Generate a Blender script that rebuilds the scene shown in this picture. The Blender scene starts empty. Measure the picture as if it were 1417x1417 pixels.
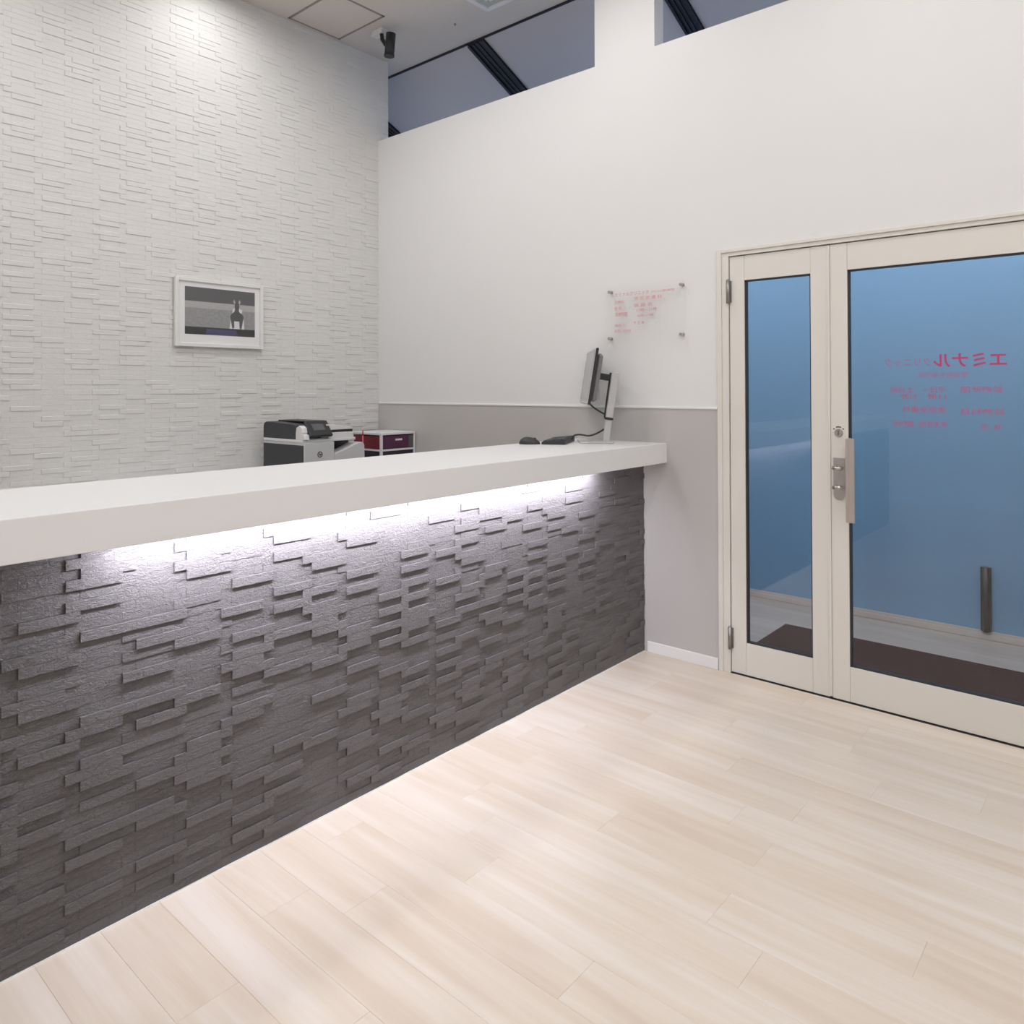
import bpy, bmesh, math, random
from mathutils import Vector, Matrix

# ------------------------------------------------------------------ camera, world, exposure
scene = bpy.context.scene
col = scene.collection
EYE = Vector((0.0, 0.0, 1.42))
FOC, V0, IMG = 1031.0, 527.69, 1417.0
yaw, pitch, roll = math.radians(40.848), math.radians(0.5474), math.radians(-0.1748)
_F = Vector((math.cos(yaw), math.sin(yaw), 0)); _R = Vector((math.sin(yaw), -math.cos(yaw), 0)); _U = Vector((0, 0, 1))
F2 = _F * math.cos(pitch) + _U * math.sin(pitch); U2 = -_F * math.sin(pitch) + _U * math.cos(pitch)
R3 = _R * math.cos(roll) + U2 * math.sin(roll); U3 = -_R * math.sin(roll) + U2 * math.cos(roll)
cam_data = bpy.data.cameras.new('camera'); cam = bpy.data.objects.new('camera', cam_data); col.objects.link(cam)
cam.matrix_world = Matrix(((R3.x, U3.x, -F2.x, EYE.x), (R3.y, U3.y, -F2.y, EYE.y), (R3.z, U3.z, -F2.z, EYE.z), (0, 0, 0, 1)))
cam_data.sensor_width = 36.0; cam_data.lens = 36.0 * FOC / IMG
cam_data.shift_y = -(IMG / 2 - V0) / IMG
cam_data.clip_start = 0.02
scene.camera = cam

world = bpy.data.worlds.new('world'); scene.world = world; world.use_nodes = True
world.node_tree.nodes['Background'].inputs[0].default_value = (0.35, 0.45, 0.6, 1)
world.node_tree.nodes['Background'].inputs[1].default_value = 0.15
scene.view_settings.view_transform = 'Standard'; scene.view_settings.look = 'None'
scene.view_settings.gamma = 1.0; scene.view_settings.use_curve_mapping = False
scene.view_settings.exposure = 0.0

DOWNLIGHT_W = 8.8        # hall downlights
LED_W = 31.0               # strip under the counter top
CORRIDOR_W = 84.0  # bar lamps added out of view to light the corridor

def project(p):
    q = Vector(p) - EYE; z = q.dot(F2)
    if z < 0.05: return None
    return (708.5 + FOC * q.dot(R3) / z, V0 - FOC * q.dot(U3) / z, z)

# ------------------------------------------------------------------ main dimensions (metres)
XW, XW2 = 3.531, 3.627       # room face / corridor face of the wall with the doors
YW = 4.360                   # mean face of the white tiled wall
YB = 2.106                   # mean face of the dark counter front
YS0, YS1 = 1.9645, 2.565     # counter top, customer edge / staff edge
ZS0, ZS1 = 1.0243, 1.128
ZC = 3.882                   # ceiling
XE = 3.793                   # ceiling edge above the corridor
ZWT = 3.262                  # top of the low wall
XL, YR = -3.0, -3.2          # room limits behind the camera
XB = 4.932                   # blue wall of the corridor
ROOF = 0.443                 # fall of the lean-to roof

# ------------------------------------------------------------------ materials
def nt(name):
    m = bpy.data.materials.new(name); m.use_nodes = True
    return m, m.node_tree.nodes, m.node_tree.links, m.node_tree.nodes['Principled BSDF']

def mat(name, c, rough=0.5, metal=0.0, var=0.0, scale=8.0, bump=0.0, bscale=60.0, spec=0.5, coat=0.0):
    m, n, l, b = nt(name)
    b.inputs['Base Color'].default_value = (*c, 1); b.inputs['Roughness'].default_value = rough
    b.inputs['Metallic'].default_value = metal; b.inputs['Specular IOR Level'].default_value = spec
    b.inputs['Coat Weight'].default_value = coat
    tc = n.new('ShaderNodeTexCoord')
    if var > 0:
        nz = n.new('ShaderNodeTexNoise'); nz.inputs['Scale'].default_value = scale; nz.inputs['Detail'].default_value = 3
        l.new(tc.outputs['Object'], nz.inputs['Vector'])
        mx = n.new('ShaderNodeMix'); mx.data_type = 'RGBA'
        mx.inputs[6].default_value = (*[x * (1 - var) for x in c], 1); mx.inputs[7].default_value = (*[min(1, x * (1 + var)) for x in c], 1)
        l.new(nz.outputs['Fac'], mx.inputs[0]); l.new(mx.outputs[2], b.inputs['Base Color'])
    if bump > 0:
        nb = n.new('ShaderNodeTexNoise'); nb.inputs['Scale'].default_value = bscale; nb.inputs['Detail'].default_value = 4
        l.new(tc.outputs['Object'], nb.inputs['Vector'])
        bp = n.new('ShaderNodeBump'); bp.inputs['Strength'].default_value = 1.0; bp.inputs['Distance'].default_value = bump
        l.new(nb.outputs['Fac'], bp.inputs['Height']); l.new(bp.outputs['Normal'], b.inputs['Normal'])
    return m

def emit(name, c, s):
    m, n, l, b = nt(name)
    b.inputs['Base Color'].default_value = (*c, 1)
    b.inputs['Emission Color'].default_value = (*c, 1); b.inputs['Emission Strength'].default_value = s
    return m

def glass(name, tint=(0.97, 0.985, 0.98), haze=0.0, refl=1.0, f0=0.04):
    m, n, l, b = nt(name)
    n.remove(b); out = n['Material Output']
    tr = n.new('ShaderNodeBsdfTransparent'); tr.inputs[0].default_value = (*tint, 1)
    gl = n.new('ShaderNodeBsdfGlossy'); gl.inputs['Roughness'].default_value = 0.01; gl.inputs[0].default_value = (1, 1, 1, 1)
    geo = n.new('ShaderNodeNewGeometry'); dt = n.new('ShaderNodeVectorMath'); dt.operation = 'DOT_PRODUCT'      # Schlick reflectance, same from both sides of the sheet
    l.new(geo.outputs['Incoming'], dt.inputs[0]); l.new(geo.outputs['Normal'], dt.inputs[1])
    ab = n.new('ShaderNodeMath'); ab.operation = 'ABSOLUTE'; l.new(dt.outputs['Value'], ab.inputs[0])
    om = n.new('ShaderNodeMath'); om.operation = 'SUBTRACT'; om.inputs[0].default_value = 1.0; l.new(ab.outputs[0], om.inputs[1])
    pw = n.new('ShaderNodeMath'); pw.operation = 'POWER'; pw.inputs[1].default_value = 5.0; l.new(om.outputs[0], pw.inputs[0])
    fr = n.new('ShaderNodeMath'); fr.operation = 'MULTIPLY_ADD'; fr.inputs[1].default_value = refl * (1 - f0); fr.inputs[2].default_value = refl * f0; l.new(pw.outputs[0], fr.inputs[0])
    mx = n.new('ShaderNodeMixShader'); l.new(fr.outputs[0], mx.inputs[0]); l.new(tr.outputs[0], mx.inputs[1]); l.new(gl.outputs[0], mx.inputs[2])
    last = mx
    if haze > 0:
        df = n.new('ShaderNodeBsdfDiffuse'); df.inputs[0].default_value = (0.85, 0.86, 0.86, 1)
        m2 = n.new('ShaderNodeMixShader'); m2.inputs[0].default_value = haze
        l.new(mx.outputs[0], m2.inputs[1]); l.new(df.outputs[0], m2.inputs[2]); last = m2
    l.new(last.outputs[0], out.inputs[0])
    return m

def stone(name, c, rough, bump, var):
    """riven stone-look porcelain: stretched noise relief along the bar, each bar a slightly different tone"""
    m, n, l, b = nt(name)
    b.inputs['Roughness'].default_value = rough
    geo = n.new('ShaderNodeNewGeometry')
    mp = n.new('ShaderNodeMapping'); mp.inputs['Scale'].default_value = (1, 1, 1.6); l.new(geo.outputs['Position'], mp.inputs['Vector'])
    n1 = n.new('ShaderNodeTexNoise'); n1.inputs['Scale'].default_value = 62; n1.inputs['Detail'].default_value = 6; n1.inputs['Roughness'].default_value = 0.68; n1.inputs['Distortion'].default_value = 1.2
    l.new(mp.outputs[0], n1.inputs['Vector'])
    n2 = n.new('ShaderNodeTexNoise'); n2.inputs['Scale'].default_value = 9; n2.inputs['Detail'].default_value = 3; l.new(mp.outputs[0], n2.inputs['Vector'])
    mx = n.new('ShaderNodeMix'); mx.data_type = 'RGBA'
    mx.inputs[6].default_value = (*[x * (1 - var) for x in c], 1); mx.inputs[7].default_value = (*[min(1, x * (1 + var)) for x in c], 1)
    l.new(n2.outputs['Fac'], mx.inputs[0]); l.new(mx.outputs[2], b.inputs['Base Color'])
    bp = n.new('ShaderNodeBump'); bp.inputs['Strength'].default_value = 1.0; bp.inputs['Distance'].default_value = bump
    l.new(n1.outputs['Fac'], bp.inputs['Height']); l.new(bp.outputs['Normal'], b.inputs['Normal'])
    return m

def wood(name, c0, c1, c2, rough, along='y'):
    m, n, l, b = nt(name)
    geo = n.new('ShaderNodeNewGeometry'); oi = n.new('ShaderNodeObjectInfo')
    off = n.new('ShaderNodeVectorMath'); off.operation = 'SCALE'; off.inputs[0].default_value = (17, 31, 5); l.new(oi.outputs['Random'], off.inputs['Scale'])
    ad = n.new('ShaderNodeVectorMath'); ad.operation = 'ADD'; l.new(geo.outputs['Position'], ad.inputs[0]); l.new(off.outputs[0], ad.inputs[1])
    mp = n.new('ShaderNodeMapping'); mp.inputs['Scale'].default_value = (9, 0.75, 1); l.new(ad.outputs[0], mp.inputs['Vector'])
    n1 = n.new('ShaderNodeTexNoise'); n1.inputs['Scale'].default_value = 1.5; n1.inputs['Detail'].default_value = 4; n1.inputs['Distortion'].default_value = 0.5; l.new(mp.outputs[0], n1.inputs['Vector'])
    mp2 = n.new('ShaderNodeMapping'); mp2.inputs['Scale'].default_value = (90, 2.5, 1); l.new(ad.outputs[0], mp2.inputs['Vector'])
    n2 = n.new('ShaderNodeTexNoise'); n2.inputs['Scale'].default_value = 1.0; n2.inputs['Detail'].default_value = 5; l.new(mp2.outputs[0], n2.inputs['Vector'])
    cr = n.new('ShaderNodeValToRGB')
    e = cr.color_ramp.elements; e[0].position = 0.30; e[0].color = (*c0, 1); e[1].position = 0.72; e[1].color = (*c2, 1)
    k = cr.color_ramp.elements.new(0.5); k.color = (*c1, 1)
    mth = n.new('ShaderNodeMath'); mth.operation = 'MULTIPLY_ADD'; mth.inputs[1].default_value = 0.22; l.new(n2.outputs['Fac'], mth.inputs[0])
    m1 = n.new('ShaderNodeMath'); m1.operation = 'MULTIPLY_ADD'; m1.inputs[1].default_value = 0.12; m1.inputs[2].default_value = -0.17; l.new(oi.outputs['Random'], m1.inputs[0])
    a2 = n.new('ShaderNodeMath'); a2.operation = 'ADD'; l.new(n1.outputs['Fac'], a2.inputs[0]); l.new(m1.outputs[0], a2.inputs[1])
    l.new(a2.outputs[0], mth.inputs[2]); l.new(mth.outputs[0], cr.inputs[0]); l.new(cr.outputs[0], b.inputs['Base Color'])
    b.inputs['Roughness'].default_value = rough
    bp = n.new('ShaderNodeBump'); bp.inputs['Distance'].default_value = 0.0004; l.new(n2.outputs['Fac'], bp.inputs['Height']); l.new(bp.outputs['Normal'], b.inputs['Normal'])
    return m

M = {}
M['paint'] = mat('wall_paint', (0.795, 0.793, 0.797), 0.6, var=0.012, scale=3, bump=0.0003, bscale=220)
M['ceil'] = mat('ceiling_board', (0.645, 0.595, 0.56), 0.75, var=0.02, scale=5, bump=0.0003, bscale=150)
M['dado'] = mat('dado_paint', (0.535, 0.515, 0.51), 0.55, var=0.015, scale=3, bump=0.0003, bscale=220)
M['trim'] = mat('white_trim', (0.84, 0.84, 0.845), 0.4, var=0.01)
M['tile'] = stone('white_stone', (0.74, 0.735, 0.725), 0.6, 0.0026, 0.03)
M['tilegap'] = mat('white_grout', (0.62, 0.61, 0.59), 0.8, var=0.03, bump=0.0004)
M['dark'] = stone('dark_stone', (0.138, 0.128, 0.131), 0.44, 0.0105, 0.16)
M['darkgap'] = mat('dark_grout', (0.045, 0.042, 0.043), 0.8, var=0.05, bump=0.0004)
M['slab'] = mat('white_laminate', (0.80, 0.80, 0.81), 0.35, var=0.008, scale=4, bump=0.0001)
M['plank'] = wood('pale_oak', (0.665, 0.560, 0.462), (0.715, 0.622, 0.532), (0.772, 0.700, 0.634), 0.36)
M['plank_gap'] = mat('floor_bed', (0.60, 0.52, 0.45), 0.8, var=0.03)
M['corridor_floor'] = wood('grey_oak', (0.37, 0.325, 0.305), (0.42, 0.375, 0.355), (0.47, 0.425, 0.41), 0.45)
M['cream'] = mat('cream_steel', (0.765, 0.74, 0.695), 0.38, var=0.012, scale=4, bump=0.00015, bscale=180)
M['gasket'] = mat('black_rubber', (0.035, 0.036, 0.038), 0.6, var=0.1, bump=0.0002)
M['steel'] = mat('brushed_steel', (0.55, 0.52, 0.49), 0.32, 1.0, var=0.05, scale=30)
M['darksteel'] = mat('hinge_steel', (0.33, 0.315, 0.30), 0.4, 1.0, var=0.05, scale=30)
M['handle'] = mat('champagne_metal', (0.56, 0.50, 0.45), 0.34, 0.6, var=0.03, scale=20)
M['glass'] = glass('door_glass', refl=0.8)
M['acrylic'] = glass('acrylic', (0.995, 0.995, 0.992), refl=0.5, f0=0.025)
M['blue'] = mat('blue_wall', (0.185, 0.345, 0.55), 0.32, var=0.02, scale=1.2, bump=0.0002, bscale=120)
M['corridor_base'] = mat('corridor_base', (0.56, 0.51, 0.49), 0.5, var=0.03, scale=6)
M['mat'] = mat('door_mat', (0.038, 0.013, 0.016), 0.95, spec=0.15, var=0.2, scale=200, bump=0.002, bscale=420)
M['bar'] = mat('dark_bar', (0.045, 0.042, 0.043), 0.42, 0.5, var=0.1, scale=20)
M['roof'] = mat('roof_panel', (0.48, 0.465, 0.51), 0.5, var=0.02, scale=2, bump=0.0002)
M['rafter'] = mat('rafter_steel', (0.012, 0.014, 0.026), 0.45, var=0.3, scale=25, bump=0.0005)
M['red'] = mat('red_print', (0.70, 0.33, 0.37), 0.5, var=0.02)
M['pink'] = mat('pink_print', (0.58, 0.045, 0.20), 0.5, var=0.02)
M['pinkpale'] = mat('pink_small_print', (0.50, 0.14, 0.33), 0.5, var=0.02)
M['frame'] = mat('frame_white', (0.77, 0.77, 0.76), 0.35, var=0.01)
M['mount'] = mat('mount_card', (0.84, 0.84, 0.86), 0.8, var=0.01)
M['g_dark'] = mat('print_dark', (0.085, 0.085, 0.09), 0.5, var=0.15, scale=30)
M['g_sky'] = mat('print_charcoal', (0.105, 0.105, 0.11), 0.5, var=0.08, scale=20)
M['g_mid'] = mat('print_mid', (0.30, 0.30, 0.31), 0.5, var=0.30, scale=60)
M['g_pale'] = mat('print_pale', (0.42, 0.42, 0.43), 0.5, var=0.15, scale=60)
M['g_white'] = mat('print_white', (0.72, 0.72, 0.76), 0.5, var=0.05)
M['g_black'] = mat('print_black', (0.03, 0.03, 0.035), 0.5, var=0.2, scale=40)
M['g_blue'] = mat('print_blue', (0.065, 0.065, 0.15), 0.5, var=0.1)
M['black'] = mat('black_plastic', (0.022, 0.023, 0.026), 0.42, var=0.1, scale=40, bump=0.0002)
M['charcoal'] = mat('charcoal_plastic', (0.032, 0.034, 0.038), 0.45, var=0.06, scale=20, bump=0.0002)
M['lightgrey'] = mat('light_grey_plastic', (0.58, 0.59, 0.61), 0.42, var=0.02, bump=0.0001)
M['whiteplastic'] = mat('white_plastic', (0.75, 0.75, 0.76), 0.4, var=0.02)
M['midgrey'] = mat('mid_grey_plastic', (0.20, 0.20, 0.21), 0.45, var=0.02)
M['screen'] = mat('panel_screen', (0.10, 0.10, 0.105), 0.15, var=0.02)
M['silver'] = mat('silver_plastic', (0.60, 0.60, 0.61), 0.32, 0.35, var=0.02, scale=12)
M['lcd'] = mat('lcd_surface', (0.32, 0.32, 0.335), 0.22, var=0.01)
M['purple'] = mat('purple_drawer', (0.085, 0.022, 0.065), 0.35, var=0.3, scale=30)
M['crimson'] = mat('crimson_drawer', (0.16, 0.008, 0.022), 0.35, var=0.5, scale=30)
M['inkblue'] = mat('ink_drawer', (0.018, 0.016, 0.03), 0.35, var=0.2, scale=30)
M['redpen'] = mat('red_pen_plastic', (0.62, 0.10, 0.12), 0.4, var=0.02)
M['white_light'] = emit('downlight_lens', (1.0, 0.97, 0.94), 14)
M['led'] = emit('led_diffuser', (0.93, 0.94, 1.0), 12)
M['ventgrey'] = mat('vent_grey', (0.50, 0.51, 0.50), 0.5, var=0.02)

# ------------------------------------------------------------------ mesh helpers
class MB:
    """collects shapes in world coordinates; build() links them as one mesh object under a parent"""
    def __init__(s): s.v = []; s.f = []; s.mi = []; s.sm = []
    def add(s, vs, fs, mi=0, smooth=False):
        o = len(s.v); s.v += [Vector(v) for v in vs]
        s.f += [[i + o for i in f] for f in fs]; s.mi += [mi] * len(fs); s.sm += [smooth] * len(fs)
        return s
    def box(s, x0, x1, y0, y1, z0, z1, bev=0.0, mi=0):
        return s.obox(Matrix.Translation(((x0 + x1) / 2, (y0 + y1) / 2, (z0 + z1) / 2)), (abs(x1 - x0), abs(y1 - y0), abs(z1 - z0)), bev, mi)
    def obox(s, mx, d, bev=0.0, mi=0, seg=1):
        b = bmesh.new(); bmesh.ops.create_cube(b, size=1.0)
        for v in b.verts: v.co = Vector((v.co.x * d[0], v.co.y * d[1], v.co.z * d[2]))
        if bev > 0: bmesh.ops.bevel(b, geom=b.edges[:], offset=min(bev, min(d) * .45), segments=seg, affect='EDGES', profile=.5)
        b.verts.index_update(); s.add([mx @ v.co for v in b.verts], [[v.index for v in f.verts] for f in b.faces], mi, bev > 0 and seg > 1); b.free()
        return s
    def cyl(s, p0, p1, r0, r1=None, n=24, mi=0, caps=True):
        r1 = r0 if r1 is None else r1; p0, p1 = Vector(p0), Vector(p1); w = (p1 - p0).normalized()
        a = w.orthogonal().normalized(); b = w.cross(a); o = len(s.v)
        for p, r in ((p0, r0), (p1, r1)):
            s.v += [p + (a * math.cos(t) + b * math.sin(t)) * r for t in [2 * math.pi * i / n for i in range(n)]]
        for i in range(n): s.f.append([o + i, o + (i + 1) % n, o + n + (i + 1) % n, o + n + i]); s.mi.append(mi); s.sm.append(True)
        if caps:
            s.f.append([o + i for i in range(n)][::-1]); s.f.append([o + n + i for i in range(n)]); s.mi += [mi] * 2; s.sm += [False] * 2
        return s
    def ring(s, c, w, ri, ro, h, n=32, mi=0):
        """flat annulus of height h, axis w, starting at c"""
        c, w = Vector(c), Vector(w).normalized(); a = w.orthogonal().normalized(); b = w.cross(a); o = len(s.v)
        for r, z in ((ri, 0), (ro, 0), (ro, h), (ri, h)):
            s.v += [c + w * z + (a * math.cos(t) + b * math.sin(t)) * r for t in [2 * math.pi * i / n for i in range(n)]]
        for k in range(4):
            for i in range(n):
                j = (i + 1) % n; k2 = (k + 1) % 4
                s.f.append([o + k * n + i, o + k * n + j, o + k2 * n + j, o + k2 * n + i]); s.mi.append(mi); s.sm.append(False)
        return s
    def tube(s, pts, r, n=8, mi=0):
        pts = [Vector(p) for p in pts]; o = len(s.v); m = len(pts)
        for i, p in enumerate(pts):
            w = (pts[min(i + 1, m - 1)] - pts[max(i - 1, 0)]).normalized()
            a = w.cross(Vector((0.13, 0.31, 0.94))).normalized(); b = w.cross(a)
            s.v += [p + (a * math.cos(t) + b * math.sin(t)) * r for t in [2 * math.pi * k / n for k in range(n)]]
        for i in range(m - 1):
            for k in range(n):
                j = (k + 1) % n; s.f.append([o + i * n + k, o + i * n + j, o + (i + 1) * n + j, o + (i + 1) * n + k]); s.mi.append(mi); s.sm.append(True)
        s.f.append([o + k for k in range(n)]); s.f.append([o + (m - 1) * n + k for k in range(n)][::-1]); s.mi += [mi] * 2; s.sm += [False] * 2
        return s
    def prism(s, poly, f0, f1, mi=0):
        """poly: 2-D points; f0/f1 map a point to 3-D on either side"""
        n = len(poly); vs = [f0(*p) for p in poly] + [f1(*p) for p in poly]
        fs = [list(range(n)), list(range(n, 2 * n))[::-1]] + [[i, n + i, n + (i + 1) % n, (i + 1) % n] for i in range(n)]
        return s.add(vs, fs, mi)
    def build(s, name, mats, parent=None, bev=0.0, seg=2):
        me = bpy.data.meshes.new(name); off = parent.matrix_world.translation if parent else Vector((0, 0, 0))
        if parent: off = origin_of(parent)
        me.from_pydata([v - off for v in s.v], [], s.f); 
        for m in (mats if isinstance(mats, (list, tuple)) else [mats]): me.materials.append(m)
        me.polygons.foreach_set('material_index', s.mi); me.polygons.foreach_set('use_smooth', s.sm)
        b = bmesh.new(); b.from_mesh(me); bmesh.ops.recalc_face_normals(b, faces=b.faces[:])
        b.to_mesh(me); b.free(); me.update()
        o = bpy.data.objects.new(name, me); col.objects.link(o)
        if parent: o.parent = parent
        if bev > 0:
            bm_ = o.modifiers.new('bevel', 'BEVEL'); bm_.width = bev; bm_.segments = seg; bm_.limit_method = 'ANGLE'
        return o

def origin_of(o):
    p = Vector((0, 0, 0))
    while o: p = p + o.location; o = o.parent
    return p

def tag(o, label, cat, group=None, kind=None):
    o['label'] = label; o['category'] = cat
    if group: o['group'] = group
    if kind: o['kind'] = kind
    return o

def thing(name, loc, label, cat, group=None, kind=None):
    o = bpy.data.objects.new(name, None); col.objects.link(o); o.location = loc; o.empty_display_size = 0.1
    return tag(o, label, cat, group, kind)

def text_mesh(name, body, size, origin, xdir, ydir, material, parent, bold=0.0, width=None, depth=0.0004, spacing=1.0):
    """flat lettering: origin = left end of the baseline"""
    cu = bpy.data.curves.new(name, 'FONT'); cu.body = body; cu.size = size; cu.offset = bold; cu.extrude = depth; cu.space_character = spacing
    cu.resolution_u = 3
    tmp = bpy.data.objects.new(name + '_curve', cu); col.objects.link(tmp)
    bpy.context.view_layer.update()
    dg = bpy.context.evaluated_depsgraph_get(); me = bpy.data.meshes.new_from_object(tmp.evaluated_get(dg))
    bpy.data.objects.remove(tmp); bpy.data.curves.remove(cu)
    xs = [v.co.x for v in me.vertices]; w = (max(xs) - min(xs)) if xs else 1
    k = width / w if width else 1.0
    x0 = min(xs) if xs else 0
    xd, yd = Vector(xdir), Vector(ydir); nd = xd.cross(yd); off = Vector(origin) - origin_of(parent)
    for v in me.vertices: v.co = off + xd * ((v.co.x - x0) * k) + yd * v.co.y + nd * v.co.z
    me.materials.clear(); me.materials.append(material); me.update()
    o = bpy.data.objects.new(name, me); col.objects.link(o); o.parent = parent
    return o

def structure(name, mb, m, label, cat, bev=0.0):
    return tag(mb.build(name, m, None, bev), label, cat, None, 'structure')

random.seed(7)

# ================================================================== THE ROOM SHELL
# --- wall with the doors: low wall, a full-height pier and openings above, doorway
DY0, DY1, DZ = 0.10, 1.655, 2.105
w = MB()
w.box(XW, XW2, DY1, YW + 0.02, 0, ZWT)
w.box(XW, XW2, YR, DY0, 0, ZWT)
w.box(XW, XW2, DY0, DY1, DZ, ZWT)
w.box(XW, XW2, 2.031, 2.419, ZWT, ZC)
w.box(XW, XW2, YR, -1.2, ZWT, ZC)
wall_right = structure('wall_right', w, M['paint'], 'white painted wall above the grey dado and around the glass doors', 'wall')

dado = MB().box(XW - 0.004, XW + 0.001, DY1 + 0.02, YW - 0.002, 0.0, 1.3105)
structure('trim_1', dado, M['dado'], 'warm grey painted dado on lower part of the door wall', 'dado')
rail = MB().box(XW - 0.009, XW + 0.001, DY1 + 0.022, YW - 0.004, 1.3105, 1.3225)
structure('trim_2', rail, M['trim'], 'thin white moulding along the top of the grey dado', 'moulding', 0.002)
bb = MB().box(XW - 0.012, XW - 0.003, DY1 + 0.024, YB - 0.02, 0.0, 0.058)
structure('baseboard_right', bb, M['trim'], 'white baseboard between the dark counter and the door frame', 'baseboard', 0.003)

# --- other walls, out of frame
structure('wall_left', MB().box(XL - 0.1, XL, YR, YW + 0.14, 0, ZC), M['paint'], 'white wall closing the far end of the room', 'wall')
structure('wall_front', MB().box(XL - 0.1, XW2, YR - 0.1, YR, 0, ZC), M['paint'], 'white wall on the waiting side of the room', 'wall')

# --- ceiling with its dark edge strip
ceil = structure('ceiling', MB().box(XL - 0.1, XE, YR - 0.1, YW + 0.14, ZC, ZC + 0.1).box(XW2, XE, YW + 0.14, 5.6, ZC, ZC + 0.1), M['ceil'],
                 'beige grey ceiling board', 'ceiling')
edge = MB().box(XE, XE + 0.014, -1.4, 5.6, ZC - 0.016, ZC + 0.1).build('edge_strip', M['rafter'], ceil)

# --- sloping roof underside beyond the openings: panels and rafters are pieces
roof = tag(MB().box(XE, XE + 0.02, -1.4, 5.6, ZC + 0.02, ZC + 0.1).build('ceiling', M['rafter']),
           'sloping blue grey roof underside with black rafters behind the high openings', 'ceiling', None, 'structure')
RX0, RX1 = XE + 0.004, XB + 0.1
def rz(x): return ZC - 0.012 - ROOF * (x - XE)
raft = [(4.976, 5.11), (3.536, 3.69), (2.108, 2.225), (0.68, 0.80), (-0.75, -0.63)]
bounds = [5.6] + [b for ab in raft for b in (ab[1], ab[0])] + [-1.4]
for i in range(0, len(bounds), 2):
    ya, yb_ = bounds[i + 1], bounds[i]
    MB().prism([(RX0, rz(RX0)), (RX1, rz(RX1)), (RX1, rz(RX1) + 0.03), (RX0, rz(RX0) + 0.03)],
               lambda x, z, ya=ya: (x, ya + 0.002, z), lambda x, z, yb_=yb_: (x, yb_ - 0.002, z)).build('roof_panel', M['roof'], roof)
for ya, yb_ in raft:
    r = MB(); wd = yb_ - ya
    for a, b_, dz in ((0.0, 1.0, 0.008), (0.0, 0.14, 0.022), (0.36, 0.48, 0.016), (0.62, 0.72, 0.016), (0.86, 1.0, 0.022)):   # ribbed steel section
        r.prism([(RX0, rz(RX0) - dz), (RX1, rz(RX1) - dz), (RX1, rz(RX1) + 0.03), (RX0, rz(RX0) + 0.03)],
                lambda x, z, y=ya + a * wd: (x, y, z), lambda x, z, y=ya + b_ * wd: (x, y, z))
    r.build('rafter', M['rafter'], roof)

# --- corridor behind the glass doors
structure('wall_outer', MB().box(XB, XB + 0.1, -1.4, 5.6, 0, 3.6), M['blue'], 'plain blue wall seen through the glass doors', 'wall')
structure('baseboard_outer', MB().box(XB - 0.012, XB + 0.001, -1.39, 5.59, 0, 0.030).box(XB - 0.007, XB + 0.001, -1.39, 5.59, 0.030, 0.047), M['corridor_base'],
          'pale stepped baseboard along the foot of the blue wall', 'baseboard')
structure('wall_corridor_end', MB().box(XW2, XB + 0.1, 5.6, 5.7, 0, 4.0).box(3.52, XW2, YW + 0.14, 5.6, 0, 4.0), M['paint'], 'white end wall of the corridor', 'wall')
structure('wall_corridor_start', MB().box(XW2, XB + 0.1, -1.5, -1.4, 0, 4.0).box(XW2 - 0.02, XW2, -1.5, -1.2, ZWT, ZC + .1), M['paint'], 'white start wall of the corridor', 'wall')
structure('floor', MB().box(XW2 - 0.02, XB + 0.1, -1.5, 5.7, -0.1, -0.002), M['corridor_floor'], 'grey wood look floor of the corridor behind the glass doors', 'floor')

# --- floor of the room: planks run along the door wall
floor = structure('floor', MB().box(XL - 0.1, XW2 - 0.02, YR - 0.1, YW + 0.14, -0.1, -0.0035), M['plank_gap'], 'pale whitewashed oak plank floor', 'floor')
PW, PL = 0.152, 0.914
def plank_geo(w_, l_, t=0.005, b=0.0004):
    vs = []
    for z, k in ((-t, 0), (-b, 0), (0, b)):
        vs += [(k, k, z), (w_ - k, k, z), (w_ - k, l_ - k, z), (k, l_ - k, z)]
    fs = [[8, 9, 10, 11]]
    for a in (0, 4):
        for i in range(4): j = (i + 1) % 4; fs.append([a + i, a + j, a + 4 + j, a + 4 + i])
    return vs, fs
pv, pf = plank_geo(PW - 0.0003, PL - 0.0003)
plank_me = bpy.data.meshes.new('plank'); plank_me.from_pydata(pv, [], pf); plank_me.materials.append(M['plank']); plank_me.update()
rest = MB(); x = 1.69 - PW * 40
while x < XW:
    off = random.choice([0.0, 0.305, 0.61, 0.15, 0.46, 0.76]); y = YR - PL + off
    while y < YW:
        x1, y1 = min(x + PW, XW), min(y + PL, YW); x0, y0 = max(x, XL), max(y, YR)
        if x1 - x0 > 0.01 and y1 - y0 > 0.01:
            seen = False
            for fx in (0, .5, 1):
                for fy in (0, .25, .5, .75, 1):
                    q = project((x0 + (x1 - x0) * fx, y0 + (y1 - y0) * fy, 0))
                    if q and -60 < q[0] < 1477 and q[1] < 1477: seen = True
            if y0 > YB + 0.3: seen = False
            if seen:
                o = bpy.data.objects.new('plank', plank_me); col.objects.link(o); o.parent = floor; o.location = (x0, y0, 0)
                o.scale = ((x1 - x0) / PW, (y1 - y0) / PL, 1)
            else:
                vv, ff = plank_geo(x1 - x0 - 0.0006, y1 - y0 - 0.0006); rest.add([(a + x0, b + y0, c) for a, b, c in vv], ff)
        y += PL
    x += PW
o = rest.build('plank_field', M['plank'], floor); o['kind'] = 'stuff'

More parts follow.
